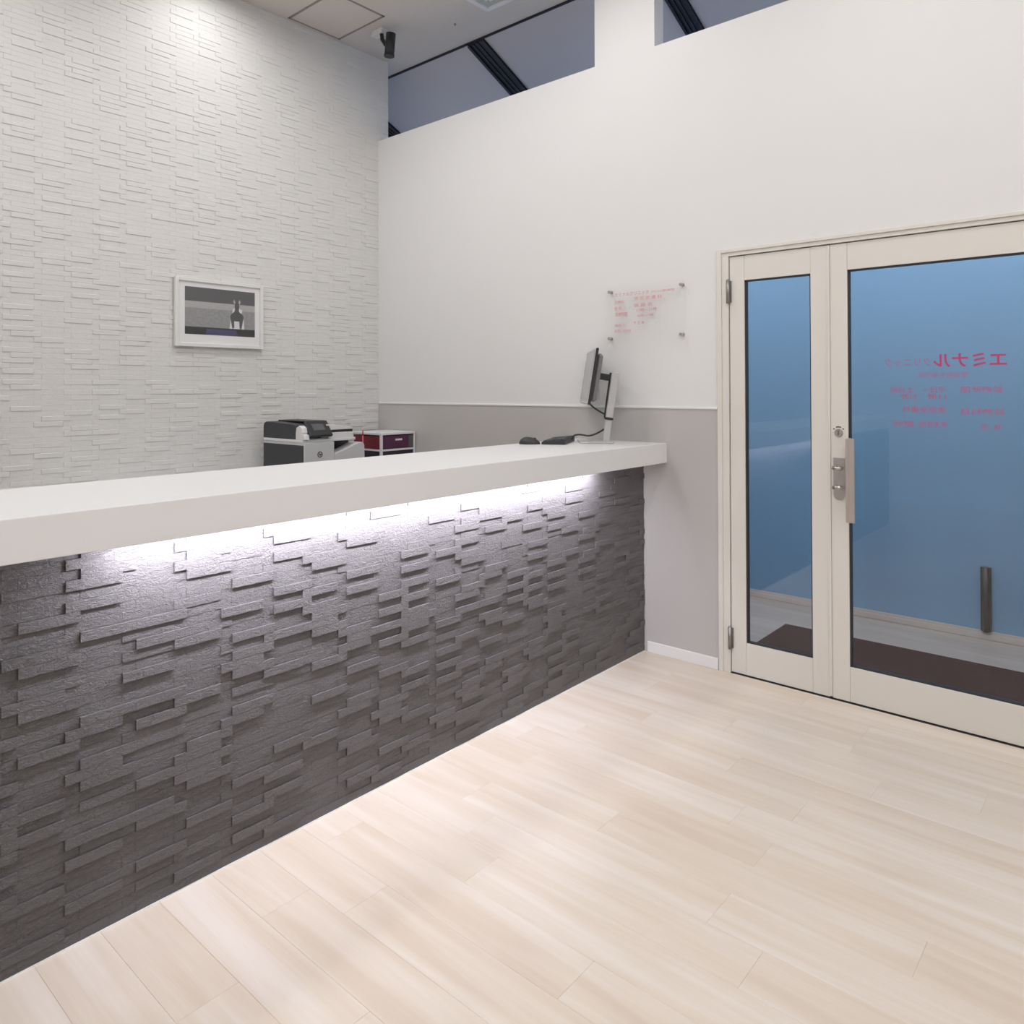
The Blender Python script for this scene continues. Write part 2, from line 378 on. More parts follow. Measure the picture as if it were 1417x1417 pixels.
# ================================================================== STONE BARS (white wall and counter front)
BARL, BARH = 0.1392, 0.0273
def bar_geo(l_, h_, t, b=0.0009):
    """front face looks along -y at y = -t; back at y = +0.006"""
    vs = []
    for y, k in ((0.006, 0), (-t + b, 0), (-t, b)):
        vs += [(k, y, k), (l_ - k, y, k), (l_ - k, y, h_ - k), (k, y, h_ - k)]
    fs = [[8, 9, 10, 11]]
    for a in (0, 4):
        for i in range(4): j = (i + 1) % 4; fs.append([a + i, a + j, a + 4 + j, a + 4 + i])
    return vs, fs

def bar_field(owner, xa, xb, za, zb, phase, yface, levels, material, name, visible, gap=0.0, weights=(0.46, 0.12, 0.42), soft=0.0009):
    """rows of bars, alternate rows shifted a quarter bar; the 300 that show largest are objects, the rest one part"""
    meshes = []
    for t in levels:
        me = bpy.data.meshes.new(name); v, f = bar_geo(BARL - gap, BARH - gap, t, min(soft, t * 0.8)); me.from_pydata(v, [], f); me.materials.append(material); me.update(); meshes.append(me)
    cells = []; r = 0; z = za
    while z < zb - 0.004:
        h = min(BARH, zb - z); x = phase - (0.0352 if r % 2 else 0.0) - BARL * 60
        prev = 0
        while x < xb:
            x0, x1 = max(x, xa), min(x + BARL, xb)
            if x1 - x0 > 0.006:
                lv = random.choices(range(len(levels)), (0.9, 0.06, 0.04) if prev == 2 else weights)[0]; prev = lv
                if r == 0: lv = 1
                q = project(((x0 + x1) / 2, yface, z + h / 2)); size = 0
                if q and 0 < q[0] < 1417 and 0 < q[1] < 1417 and visible((x0 + x1) / 2, z + h / 2): size = (x1 - x0) * h / q[2] ** 2
                cells.append((size, x0, x1, z, h, lv))
            x += BARL
        z += BARH; r += 1
    cells.sort(key=lambda c: -c[0])
    rest = MB(); org = origin_of(owner)
    for i, (size, x0, x1, z, h, lv) in enumerate(cells):
        tilt = Matrix.Rotation(random.uniform(-0.003, 0.003), 4, 'Z') @ Matrix.Rotation(random.uniform(-0.010, 0.010), 4, 'X')
        if i < 300 and size > 0:
            o = bpy.data.objects.new(name, meshes[lv]); col.objects.link(o); o.parent = owner
            o.matrix_basis = Matrix.Translation(Vector((x0, yface, z)) - org) @ tilt @ Matrix.Diagonal(((x1 - x0) / BARL, 1, h / BARH, 1))
        else:
            v, f = bar_geo(x1 - x0 - gap, h - gap, levels[lv], min(soft, levels[lv] * 0.8)); mt = Matrix.Translation((x0, yface, z)) @ tilt
            rest.add([mt @ Vector(p) for p in v], f)
    o = rest.build(name + '_field', material, owner); o['kind'] = 'stuff'

wall_back = structure('wall_back', MB().box(XL - 0.1, XW2 - 0.002, YW + 0.004, YW + 0.14, 0, ZC), M['tilegap'], 'white split stone tile wall behind the reception counter', 'wall')
def wall_seen(x, z):                     # above the counter top as seen from the photograph
    if z < 1.42 - (1.42 - ZS1) * YW / YS1: return False
    return True
bar_field(wall_back, XL, XW2 - 0.001, 0.0, ZC, 1.183, YW + 0.002, (0.0012, 0.0024, 0.0046), M['tile'], 'stone_bar', wall_seen, soft=0.0028)

# ================================================================== RECEPTION COUNTER
CX0 = -1.3
counter = thing('reception_counter', (1.1, 2.25, 0), 'long reception counter with thick white top and dark grey split stone front', 'counter')
core = MB().box(CX0, XW - 0.005, YB + 0.004, YB + 0.07, 0, ZS0).build('front_panel', M['darkgap'], counter)
core['label'] = 'dark grey split stone front of the counter'
MB().box(CX0, CX0 + 0.04, YB + 0.07, YS1 - 0.02, 0, ZS0).box(XW - 0.05, XW - 0.01, YB + 0.07, YS1 - 0.02, 0, ZS0).build('inner_support', M['slab'], counter)
MB().box(CX0, XW - 0.006, YB - 0.0040, YB + 0.004, 0.0, 0.003).build('foot_bead', M['trim'], counter)
bar_field(core, CX0, XW - 0.006, 0.003, ZS0, 0.589, YB + 0.002, (0.0012, 0.0030, 0.0066), M['dark'], 'stone_bar', lambda x, z: z < 1.0)
slab = MB().box(CX0 - 0.03, XW - 0.005, YS0, YS1, ZS0, ZS1).build('counter_top', M['slab'], counter, bev=0.002)
slab['label'] = 'thick white counter top'
LX0, LX1 = 0.79, 3.03; LY = YB - 0.078
led = MB().box(LX0, LX1, LY - 0.015, LY + 0.015, ZS0 - 0.005, ZS0 - 0.0005).build('led_strip', M['led'], counter)
led['label'] = 'glowing white strip light under the overhang'
MB().box(LX0 - 0.012, LX0 - 0.001, LY - 0.018, LY + 0.02, ZS0 - 0.008, ZS0).box(LX1 + 0.001, LX1 + 0.012, LY - 0.018, LY + 0.02, ZS0 - 0.008, ZS0).build('end_cap', M['whiteplastic'], counter)
ld = bpy.data.lights.new('led_light', 'AREA'); ld.shape = 'RECTANGLE'; ld.size = LX1 - LX0; ld.size_y = 0.025; ld.energy = LED_W; ld.color = (0.90, 0.895, 1.0)
lo = bpy.data.objects.new('led_light', ld); col.objects.link(lo); lo.parent = counter
lo.location = Vector(((LX0 + LX1) / 2, LY, ZS0 - 0.0065)) - origin_of(counter); lo.rotation_euler = (math.radians(46), 0, 0)

# ================================================================== DOORS
def door_leaf(name, y0, y1, label, stile=0.0755, glass_z=(0.162, 1.952)):
    """y0 < y1; leaf face at XF looks along -x"""
    XF, XK, z0, z1 = XW + 0.004, XW + 0.044, 0.006, 2.074
    d = thing(name, (XF, (y0 + y1) / 2, 0.0), label, 'door', None, 'structure')
    for a, b in ((y0, y0 + stile), (y1 - stile, y1)): MB().box(XF, XK, a, b, z0, z1).build('stile', M['cream'], d, bev=0.0015)
    MB().box(XF + 0.0008, XK, y0 + stile + 0.0006, y1 - stile - 0.0006, glass_z[1], z1).build('top_rail', M['cream'], d, bev=0.0012)
    MB().box(XF + 0.0008, XK, y0 + stile + 0.0006, y1 - stile - 0.0006, z0, glass_z[0]).build('bottom_rail', M['cream'], d, bev=0.0012)
    ga, gb = y0 + stile, y1 - stile; g = MB(); t = 0.006
    for a, b, c, e in ((ga, ga + t, *glass_z), (gb - t, gb, *glass_z), (ga, gb, glass_z[0], glass_z[0] + t), (ga, gb, glass_z[1] - t, glass_z[1])):
        g.box(XF + 0.007, XK - 0.006, a, b, c, e)
    g.build('gasket', M['gasket'], d)
    pane = MB().box(XF + 0.016, XF + 0.022, ga + 0.004, gb - 0.004, glass_z[0] + 0.004, glass_z[1] - 0.004).build('glass_pane', M['glass'], d)
    return d, pane, XF

tr = thing('trim_3', (XW, 1.66, 0), 'cream steel door frame around the pair of glass doors', 'door frame', None, 'structure')
def jamb(ya, yb_, name='jamb'):
    s = 1 if yb_ > ya else -1
    m_ = MB().box(XW - 0.010, XW2 + 0.004, min(ya, ya + s * 0.024), max(ya, ya + s * 0.024), 0, DZ + 0.008)
    m_.box(XW - 0.004, XW2 + 0.004, min(ya + s * 0.024, yb_), max(ya + s * 0.024, yb_), 0, DZ - 0.027)
    return m_.build(name, M['cream'], tr, bev=0.0015)
jamb(1.676, 1.617); jamb(0.10, 0.16)
MB().box(XW - 0.010, XW2 + 0.004, 0.124, 1.652, DZ - 0.008, DZ + 0.008).box(XW - 0.004, XW2 + 0.004, 0.124, 1.652, DZ - 0.027, DZ - 0.008).build('head', M['cream'], tr, bev=0.0015)
MB().box(XW + 0.05, XW2 + 0.002, 0.16, 1.617, DZ - 0.05, DZ - 0.027).build('door_stop', M['cream'], tr)
MB().box(XW - 0.002, XW2 + 0.004, 0.16, 1.617, -0.003, 0.0015).build('threshold', M['gasket'], tr)

d1, pane1, XF = door_leaf('door_1', 1.1405, 1.613, 'narrow fixed cream framed glass door beside the grey dado')
d2, pane2, XF = door_leaf('door_2', 0.165, 1.1285, 'wide cream framed glass door with pull handle and mirrored pink lettering')
MB().box(XW - 0.002, XW + 0.03, 1.1290, 1.1400, 0.012, 2.072).build('meeting_bead', M['cream'], d1, bev=0.001)
for za, zb in ((1.842, 1.958), (0.121, 0.229)):
    h = MB().cyl((XW - 0.010, 1.6155, za), (XW - 0.010, 1.6155, zb), 0.0085, n=16).cyl((XW - 0.010, 1.6155, zb), (XW - 0.010, 1.6155, zb + 0.004), 0.0085, 0.004, n=16)
    h.box(XW - 0.004, XW + 0.004, 1.602, 1.628, za + 0.004, zb - 0.004).build('hinge', M['darksteel'], d1)
# lock, latch plate with two turn knobs, pull handle
lk = MB().cyl((XF, 1.094, 1.2135), (XF - 0.007, 1.094, 1.2135), 0.019, 0.017, n=28).build('lock_cylinder', M['steel'], d2)
MB().box(XF - 0.014, XF - 0.006, 1.0905, 1.0975, 1.202, 1.225, 0.002).build('thumb_turn', M['darksteel'], lk)
arc = MB()
for k in range(-3, 4):
    a0, a1 = math.radians(90 + k * 16 - 8), math.radians(90 + k * 16 + 7)
    if k in (-2, 2): continue
    p = [(XF - 0.0008, 1.094 + r * math.cos(a), 1.2135 + r * math.sin(a)) for r, a in ((0.025, a0), (0.030, a0), (0.030, a1), (0.025, a1))]
    arc.add(p, [[0, 1, 2, 3]])
arc.build('lock_mark', M['gasket'], lk)
pl = MB().box(XF - 0.004, XF + 0.001, 1.068, 1.117, 0.930, 1.100).cyl((XF - 0.0037, 1.0925, 0.932), (XF + 0.0012, 1.0925, 0.932), 0.0245, n=28).build('latch_plate', M['steel'], d2)
for z in (1.055, 0.968):
    MB().cyl((XF - 0.004, 1.090, z), (XF - 0.034, 1.090, z), 0.010, n=18).cyl((XF - 0.030, 1.072, z), (XF - 0.030, 1.112, z), 0.0085, n=18).build('turn_knob', M['steel'], pl)
hd = MB().box(XF - 0.052, XF - 0.040, 1.014, 1.038, 0.818, 1.192, 0.002)
hd.box(XF - 0.042, XF + 0.001, 1.040, 1.050, 0.818, 1.192, 0.001).box(XF - 0.052, XF - 0.036, 1.036, 1.050, 0.818, 1.192, 0.002)
hd.build('pull_handle', M['handle'], d2)
# lettering on the corridor side of the glass, mirrored from here
gx = XF + 0.0226; X_, Z_ = (0, 1, 0), (0, 0, 1)
text_mesh('lettering', 'エミナル', 0.066, (gx, 0.452, 1.508), X_, Z_, M['pink'], pane2, bold=0.0016, width=0.262)
text_mesh('lettering', 'クリニック', 0.042, (gx, 0.722, 1.512), X_, Z_, M['pinkpale'], pane2, width=0.182)
text_mesh('lettering', '医療脱毛専門院', 0.026, (gx, 0.590, 1.462), X_, Z_, M['pinkpale'], pane2, width=0.180)
for body, y0, z0, wd in (('診療時間', 0.468, 1.399, 0.145), ('平日～', 0.668, 1.399, 0.090), ('土日祝', 0.790, 1.399, 0.092), ('11時', 0.668, 1.369, 0.074), ('21時', 0.776, 1.369, 0.066),
                        ('診療科目', 0.462, 1.308, 0.150), ('美容皮膚科', 0.668, 1.314, 0.166), ('休', 0.474, 1.247, 0.026), ('診', 0.520, 1.247, 0.026), ('年末年始', 0.662, 1.252, 0.110), ('臨時休診', 0.792, 1.252, 0.082)):
    text_mesh('lettering', body, 0.0285, (gx, y0, z0), X_, Z_, M['pinkpale'], pane2, width=wd, bold=0.0003)

# corridor things seen through the glass
mt = MB().box(3.84, 4.447, -0.35, 1.689, -0.002, 0.010).build('door_mat', M['mat'], None, bev=0.004)
tag(mt, 'dark brown door mat on the grey corridor floor', 'door mat')
pb = thing('upright_bar', (XB - 0.03, 0.733, 0.045), 'short dark metal bar standing upright low against the blue wall', 'metal bar')
MB().box(XB - 0.020, XB - 0.004, 0.708, 0.760, 0.046, 0.406).build('back_plate', M['bar'], pb, bev=0.001)
MB().cyl((XB - 0.022, 0.734, 0.046), (XB - 0.022, 0.734, 0.408), 0.017, n=20).build('bar', M['bar'], pb)
MB().box(XB - 0.006, XB + 0.0005, 0.715, 0.753, 0.08, 0.12).box(XB - 0.006, XB + 0.0005, 0.715, 0.753, 0.33, 0.37).build('fixing', M['bar'], pb)

# ================================================================== THINGS ON THE WALLS
sg = thing('acrylic_sign', (XW - 0.018, 2.09, 1.66), 'clear acrylic sign with small red lettering on steel standoffs', 'sign')
bx = XW - 0.020
pnl = MB().box(bx - 0.0025, bx + 0.0025, 1.845, 2.335, 1.672, 1.984).build('acrylic_panel', M['acrylic'], sg, bev=0.0008)
for y, z in ((2.310, 1.957), (1.868, 1.959), (2.312, 1.697), (1.869, 1.699)):
    MB().cyl((XW - 0.0005, y, z), (bx - 0.010, y, z), 0.0085, n=20).cyl((bx - 0.010, y, z), (bx - 0.012, y, z), 0.0085, 0.006, n=20).build('standoff', M['steel'], sg)
sx = bx - 0.0034; XM, ZM = (0, -1, 0), (0, 0, 1)
for body, y0, z0, wd, sz in (('エミナルクリニック', 2.275, 1.929, 0.215, 0.023), ('メディカル脱毛専門院', 2.045, 1.932, 0.140, 0.013),
                        ('診療科', 2.275, 1.888, 0.060, 0.021), ('院 長', 2.275, 1.854, 0.042, 0.021), ('診療時間', 2.272, 1.820, 0.078, 0.023), ('休診日', 2.275, 1.760, 0.062, 0.019), ('お問い合わせ', 2.275, 1.729, 0.104, 0.019),
                        ('美 容 皮 膚 科', 2.150, 1.900, 0.170, 0.021), ('医 師 名', 2.150, 1.864, 0.110, 0.020), ('11時～21時', 2.134, 1.836, 0.122, 0.019), ('10時～19時', 2.130, 1.806, 0.100, 0.018), ('不 定 休', 2.155, 1.768, 0.068, 0.019)):
    text_mesh('lettering', body, sz, (sx, y0, z0), XM, ZM, M['red'], pnl, width=wd, bold=0.0001)

pf_ = thing('framed_picture', (2.285, YW - 0.004, 1.676), 'white framed monochrome picture of an animal on the tiled wall', 'picture')
py0, py1 = YW - 0.030, YW - 0.006; ax0, ax1, az0, az1 = 2.004, 2.572, 1.675, 2.085; fw = 0.022
fr = MB().box(ax0, ax0 + fw, py0, py1, az0, az1, .002).box(ax1 - fw, ax1, py0, py1, az0, az1, .002).box(ax0 + fw, ax1 - fw, py0, py1, az0, az0 + fw, .002).box(ax0 + fw, ax1 - fw, py0, py1, az1 - fw, az1, .002)
fr.build('frame', M['frame'], pf_)
MB().box(ax0 + 0.01, ax1 - 0.01, py0 + 0.010, py1 - 0.002, az0 + 0.01, az1 - 0.01).build('mount', M['mount'], pf_)
# the print: flat bands and the animal
bx0, bx1, bz0, bz1 = 2.064, 2.516, 1.750, 2.033; pr = MB()
def P2(s, t, k=0): return (bx0 + (bx1 - bx0) * s, py0 + 0.0095 - k * 0.0002, bz0 + (bz1 - bz0) * t)
def flat(pts, mi, k): pr.add([P2(s, t, k) for s, t in pts], [list(range(len(pts)))], mi)
flat([(0, 0), (1, 0), (1, .16), (0, .16)], 5, 0); flat([(.28, .0), (.75, 0), (.72, .13), (.3, .13)], 6, 1)
flat([(0, .16), (1, .16), (1, .56), (0, .56)], 2, 0); flat([(0, .56), (1, .56), (1, .70), (0, .70)], 3, 0); flat([(0, .70), (1, .70), (1, 1), (0, 1)], 1, 0)
flat([(.62, .16), (.66, .16), (.68, .34), (.66, .42), (.64, .36)], 4, 1); flat([(.80, .16), (.84, .16), (.83, .36), (.81, .42), (.79, .34)], 4, 1); flat([(.68, .16), (.77, .16), (.76, .33), (.69, .33)], 4, 1)
flat([(.63, .44), (.66, .50), (.69, .54), (.71, .60), (.75, .60), (.77, .54), (.80, .50), (.83, .44), (.80, .18), (.77, .18), (.77, .33), (.69, .33), (.69, .18), (.66, .18)], 0, 2)
flat([(.66, .50), (.69, .54), (.70, .62), (.67, .60)], 4, 3); flat([(.76, .54), (.80, .50), (.81, .58), (.76, .62)], 4, 3)
flat([(.70, .58), (.76, .58), (.765, .68), (.75, .75), (.71, .75), (.695, .68)], 0, 3); flat([(.69, .70), (.71, .74), (.69, .81), (.675, .76)], 3, 4); flat([(.77, .70), (.75, .74), (.765, .81), (.785, .76)], 3, 4)
pr.build('print', [M['g_dark'], M['g_sky'], M['g_mid'], M['g_pale'], M['g_white'], M['g_black'], M['g_blue']], pf_)
MB().box(ax0 + fw, ax1 - fw, py0 + 0.004, py0 + 0.006, az0 + fw, az1 - fw).build('glazing', M['acrylic'], pf_)

# ================================================================== CEILING FIXTURES
ch = thing('access_hatch', (2.957, 4.09, ZC), 'square ceiling access hatch with thin brown edge', 'ceiling hatch')
hx0, hx1, hy0, hy1 = 2.751, 3.163, 3.834, 4.335; t = 0.016; fh = MB()
for a in ((hx0, hx1, hy0, hy0 + t), (hx0, hx1, hy1 - t, hy1), (hx0, hx0 + t, hy0, hy1), (hx1 - t, hx1, hy0, hy1)): fh.box(*a, ZC - 0.002, ZC + 0.003)
M['hatchedge'] = mat('hatch_edge', (0.30, 0.26, 0.24), 0.5, 0.3, var=0.05)
fh.build('edge_frame', M['hatchedge'], ch)
MB().box(hx0 + t, hx1 - t, hy0 + t, hy1 - t, ZC - 0.0015, ZC + 0.003).build('panel', M['ceil'], ch)

sp = thing('ceiling_spotlight', (3.26, 3.98, ZC), 'black cylindrical spotlight hanging from ceiling by a white mount', 'spotlight')
MB().box(3.235, 3.292, 3.960, 4.075, ZC - 0.034, ZC + 0.002).build('mount', M['whiteplastic'], sp, bev=0.004)
MB().tube([(3.262, 3.99, ZC - 0.030), (3.258, 3.978, ZC - 0.075), (3.264, 3.950, ZC - 0.118), (3.272, 3.925, ZC - 0.120)], 0.015, 12).build('arm', M['black'], sp)
cn = MB().cyl((3.279, 3.913, ZC - 0.050), (3.271, 3.922, ZC - 0.196), 0.033, n=28).cyl((3.271, 3.922, ZC - 0.194), (3.2708, 3.9223, ZC - 0.204), 0.0355, n=28).build('lamp_body', M['black'], sp)
MB().cyl((3.2708, 3.9223, ZC - 0.2035), (3.2707, 3.9224, ZC - 0.2048), 0.027, n=24).build('lens', M['charcoal'], cn)

sk = thing('ceiling_sensor', (3.535, 3.555, ZC), 'tiny round dark sensor on the plain ceiling', 'sensor')
MB().cyl((3.535, 3.555, ZC + 0.001), (3.535, 3.555, ZC - 0.004), 0.013, 0.012, n=20).build('rosette', M['ceil'], sk)
MB().cyl((3.535, 3.555, ZC - 0.003), (3.535, 3.555, ZC - 0.014), 0.008, 0.005, n=16).build('tip', M['hatchedge'], sk)

vx1, vy1 = 3.552, 3.273; vs_ = 0.62
vt = thing('ceiling_vent', (vx1 - vs_ / 2, vy1 - vs_ / 2, ZC), 'white square ceiling air outlet beside the high openings', 'air outlet')
fv = MB(); t = 0.034
for a in ((vx1 - vs_, vx1, vy1 - vs_, vy1 - vs_ + t), (vx1 - vs_, vx1, vy1 - t, vy1), (vx1 - vs_, vx1 - vs_ + t, vy1 - vs_ + t, vy1 - t), (vx1 - t, vx1, vy1 - vs_ + t, vy1 - t)):
    fv.box(*a, ZC - 0.014, ZC + 0.002)
fv.build('frame', M['whiteplastic'], vt, bev=0.004)
MB().box(vx1 - vs_ + t, vx1 - t, vy1 - vs_ + t, vy1 - t, ZC - 0.003, ZC + 0.002).build('inner_panel', M['ventgrey'], vt)
for k in range(3):
    q = t + 0.055 + k * 0.07; lv = MB()
    for a in ((vx1 - vs_ + q, vx1 - q, vy1 - vs_ + q, vy1 - vs_ + q + .012), (vx1 - vs_ + q, vx1 - q, vy1 - q - .012, vy1 - q), (vx1 - vs_ + q, vx1 - vs_ + q + .012, vy1 - vs_ + q, vy1 - q), (vx1 - q - .012, vx1 - q, vy1 - vs_ + q, vy1 - q)):
        lv.box(*a, ZC - 0.012, ZC - 0.002)
    lv.build('louvre', M['whiteplastic'], vt)

def downlight(x, y, z=ZC, watts=DOWNLIGHT_W, spread=172, group='downlights in the room ceiling', label='round recessed downlight in the room ceiling', drop=0.0):
    d = thing('downlight', (x, y, z), label, 'downlight', group)
    MB().ring((x, y, z - 0.006 - drop), (0, 0, 1), 0.055, 0.072, 0.008 + drop, 32).build('trim_ring', M['whiteplastic'], d)
    MB().cyl((x, y, z - 0.002 - drop), (x, y, z + 0.001), 0.0545, n=32).build('lens', M['white_light'], d)
    la = bpy.data.lights.new('lamp', 'AREA'); la.shape = 'DISK'; la.size = 0.11; la.energy = watts; la.color = (1.0, 0.992, 0.985); la.spread = math.radians(spread)
    lo = bpy.data.objects.new('lamp', la); col.objects.link(lo); lo.parent = d; lo.location = (0, 0, -0.008 - drop)
    return d
for x, y, k in ((2.14, 3.97, 0.42), (0.62, 3.97, 0.42), (-0.9, 3.97, 0.42), (2.80, 2.15, 0.70), (2.30, 3.15, 1.25), (0.8, 3.0, 1.15), (-0.7, 3.0, 1.0),  # strongest one, over the staff side, is added to brighten that area
                (2.55, 0.75, 1.15), (1.05, 0.75, 1.15), (-0.5, 0.75, 1.0), (2.55, -0.9, 1.15), (1.05, -0.9, 1.15), (-0.5, -0.9, 1.0), (-2.0, 0.75, 1.0), (-2.0, -0.9, 1.0), (1.05, -2.4, 1.0), (2.55, -2.4, 1.0), (-0.5, -2.4, 1.0)):
    downlight(x, y, watts=DOWNLIGHT_W * k)
def added_corridor_lamp(y, z=2.95):  # added bar lamp, hidden above the doors, brightens blue wall and corridor floor
    d = thing('added_wall_lamp', (XW2, y, z), 'added unseen bar lamp that lights the corridor from the door wall', 'added lamp', 'added unseen lamps that light the corridor')
    MB().box(XW2, XW2 + 0.05, y - 0.30, y + 0.30, z - 0.04, z + 0.04).build('housing', M['whiteplastic'], d, bev=0.004)
    MB().box(XW2 + 0.049, XW2 + 0.056, y - 0.285, y + 0.285, z - 0.032, z + 0.032).build('diffuser', M['white_light'], d, bev=0.002)
    la = bpy.data.lights.new('lamp', 'AREA'); la.shape = 'RECTANGLE'; la.size = 0.56; la.size_y = 0.06; la.energy = CORRIDOR_W * 0.25; la.color = (1.0, 0.97, 0.95)
    lo = bpy.data.objects.new('lamp', la); col.objects.link(lo); lo.parent = d; lo.location = (0.060, 0, 0)
    lo.matrix_basis = Matrix.Translation((0.060, 0, 0)) @ Matrix.Rotation(math.radians(44), 4, 'Y') @ Matrix(((0, 0, -1, 0), (1, 0, 0, 0), (0, -1, 0, 0), (0, 0, 0, 1)))
for y in (-0.5, 1.0, 2.6, 4.3): added_corridor_lamp(y)

# ================================================================== STAFF SIDE: desk, printer, drawer unit
dk = thing('back_desk', (2.4, 4.03, 0), 'white desk along the tiled wall under the printer', 'desk')
ZD = 0.780
MB().box(1.25, XW - 0.008, 3.70, YW - 0.012, ZD - 0.03, ZD).build('desk_top', M['slab'], dk, bev=0.002)
for x in (1.27, 2.40, XW - 0.040): MB().box(x, x + 0.028, 3.74, YW - 0.02, 0, ZD - 0.03).build('side_panel', M['slab'], dk, bev=0.001)

pn = thing('printer', (2.74, 4.01, ZD), 'black and light grey office laser printer on desk behind the counter', 'printer')
x0, x1, yf, yk = 2.515, 2.972, 3.788, 4.235
MB().box(x0 + 0.002, 2.727, yf, yk, ZD, 1.102).build('body', M['lightgrey'], pn, bev=0.006)
MB().box(x0 - 0.001, x0 + 0.01, yf + 0.012, yk - 0.002, ZD + 0.01, 1.086).build('side_panel', M['charcoal'], pn, bev=0.002)
MB().prism([(2.728, ZD), (2.728, 1.022), (2.742, 1.032), (2.800, 1.046), (2.880, 1.075), (2.926, 1.087), (2.944, 1.084), (2.956, 1.070), (2.962, ZD)],
           lambda x, z: (x, yf + 0.002, z), lambda x, z: (x, yf + 0.10, z)).build('tray_front', M['lightgrey'], pn, bev=0.004)
MB().box(2.728, 2.955, yf + 0.101, yk - 0.004, ZD, 1.000).box(2.728, 2.95, yf + 0.16, yk - 0.006, 1.0, 1.101).build('output_well', M['charcoal'], pn, bev=0.003)
MB().box(x0, 2.90, yf + 0.020, yk, 1.102, 1.119).build('neck_plate', M['whiteplastic'], pn, bev=0.003)
MB().prism([(yf + 0.098, 1.119), (yf + 0.098, 1.196), (yf + 0.110, 1.208), (4.14, 1.218), (4.205, 1.219), (4.226, 1.212), (4.236, 1.195), (4.238, 1.119)],
           lambda y, z: (x0, y, z), lambda y, z: (2.70, y, z)).build('scanner', M['charcoal'], pn, bev=0.004)
MB().prism([(yf + 0.004, 1.119), (yf + 0.012, 1.150), (yf + 0.030, 1.150), (yf + 0.024, 1.160), (yf + 0.034, 1.190), (yf + 0.060, 1.203), (yf + 0.090, 1.190), (yf + 0.097, 1.160), (yf + 0.097, 1.119)],
           lambda y, z: (x0 + 0.003, y, z), lambda y, z: (x0 + 0.040, y, z)).build('hinge_cheek', M['whiteplastic'], pn, bev=0.003)
# tilted control panel with touch screen
ta = math.radians(-38); cpm = Matrix.Translation((2.632, yf + 0.030, 1.180)) @ Matrix.Rotation(ta, 4, 'X')
cp = MB().obox(cpm, (0.158, 0.020, 0.112), 0.004).build('control_panel', M['black'], pn)
MB().obox(cpm @ Matrix.Translation((-0.004, -0.0105, 0.006)), (0.082, 0.002, 0.048)).build('touch_screen', M['screen'], cp)
MB().box(2.702, 2.890, yf + 0.030, yk - 0.01, 1.119, 1.154).build('scanner_base', M['whiteplastic'], pn, bev=0.003)
MB().box(2.702, 2.888, yf + 0.036, yk - 0.02, 1.154, 1.170).build('paper_slot', M['black'], pn)
MB().prism([(2.690, 1.170), (2.888, 1.170), (2.884, 1.180), (2.80, 1.192), (2.690, 1.206)], lambda x, z: (x, yf + 0.030, z), lambda x, z: (x, yk - 0.012, z)).build('feeder_tray', M['whiteplastic'], pn, bev=0.002)
MB().box(2.60, 2.735, yf + 0.11, yk - 0.03, 1.2185, 1.227).build('feeder_lid', M['charcoal'], pn, bev=0.002)
lgm = MB().ring((2.623, yf + 0.0005, 1.0285), (0, -1, 0), 0.0135, 0.0180, 0.0014, 28).build('logo', M['charcoal'], pn)
text_mesh('logo_letters', 'hp', 0.022, (2.6135, yf - 0.0006, 1.0235), (1, 0, 0), (0.18, 0, 1), M['charcoal'], lgm, bold=0.0004)

dr = thing('drawer_unit', (3.365, 4.095, ZD), 'small white drawer unit with dark purple and red drawers beside the printer', 'drawer unit')
ox0, ox1, oy0, oy1, oz1 = 3.212, 3.519, 3.942, 4.262, 1.122
MB().box(ox0, ox1, oy0, oy1, oz1 - 0.016, oz1).build('top_plate', M['whiteplastic'], dr, bev=0.003)
for px, py in ((ox0, oy0), (ox1 - 0.016, oy0), (ox0, oy1 - 0.016), (ox1 - 0.016, oy1 - 0.016)):
    MB().box(px, px + 0.016, py, py + 0.016, ZD, oz1 - 0.016).build('post', M['whiteplastic'], dr, bev=0.001)
for i, zt in enumerate((oz1 - 0.016, 1.010, 0.914)):
    zb = (1.010, 0.914, ZD + 0.012)[i]
    MB().box(ox0 + 0.001, ox1 - 0.001, oy0 + 0.001, oy1 - 0.001, zb - 0.012, zb).build('shelf', M['whiteplastic'], dr)
    m_ = (M['purple'], M['inkblue'], M['inkblue'])[i]
    dw = MB().box(ox0 + 0.017, ox1 - 0.017, oy0 + 0.004, oy1 - 0.01, zb + 0.001, zt - 0.006).build('drawer', m_, dr, bev=0.002)
    MB().box(ox0 + 0.004, ox0 + 0.0165, oy0 + 0.018, oy1 - 0.018, zb + 0.001, zt - 0.008).build('drawer_side', (M['crimson'], M['inkblue'], M['inkblue'])[i], dw)
    if i == 0:
        MB().box(3.34, 3.40, oy0 + 0.002, oy0 + 0.0045, 1.066, 1.078).build('drawer_label', M['whiteplastic'], dw)
        MB().box(3.46, 3.500, oy0 + 0.0025, oy0 + 0.0045, 1.018, 1.095).build('drawer_pull', M['g_sky'], dw)
pe = thing('pen', (3.122, 4.020, ZD), 'thin red pen standing between the printer and the drawer unit', 'pen')
MB().cyl((3.122, 4.020, ZD + 0.001), (3.121, 4.020, 1.11), 0.004, n=12).build('barrel', M['redpen'], pe)
MB().cyl((3.121, 4.020, 1.11), (3.121, 4.020, 1.145), 0.0045, n=12).build('cap', M['redpen'], pe)
cupm = thing('pen_cup', (3.122, 4.020, ZD), 'dark cylindrical pen cup between the printer and the drawer unit', 'pen cup')
MB().ring((3.122, 4.020, ZD + 0.003), (0, 0, 1), 0.030, 0.034, 0.10, 24).build('wall', M['charcoal'], cupm)
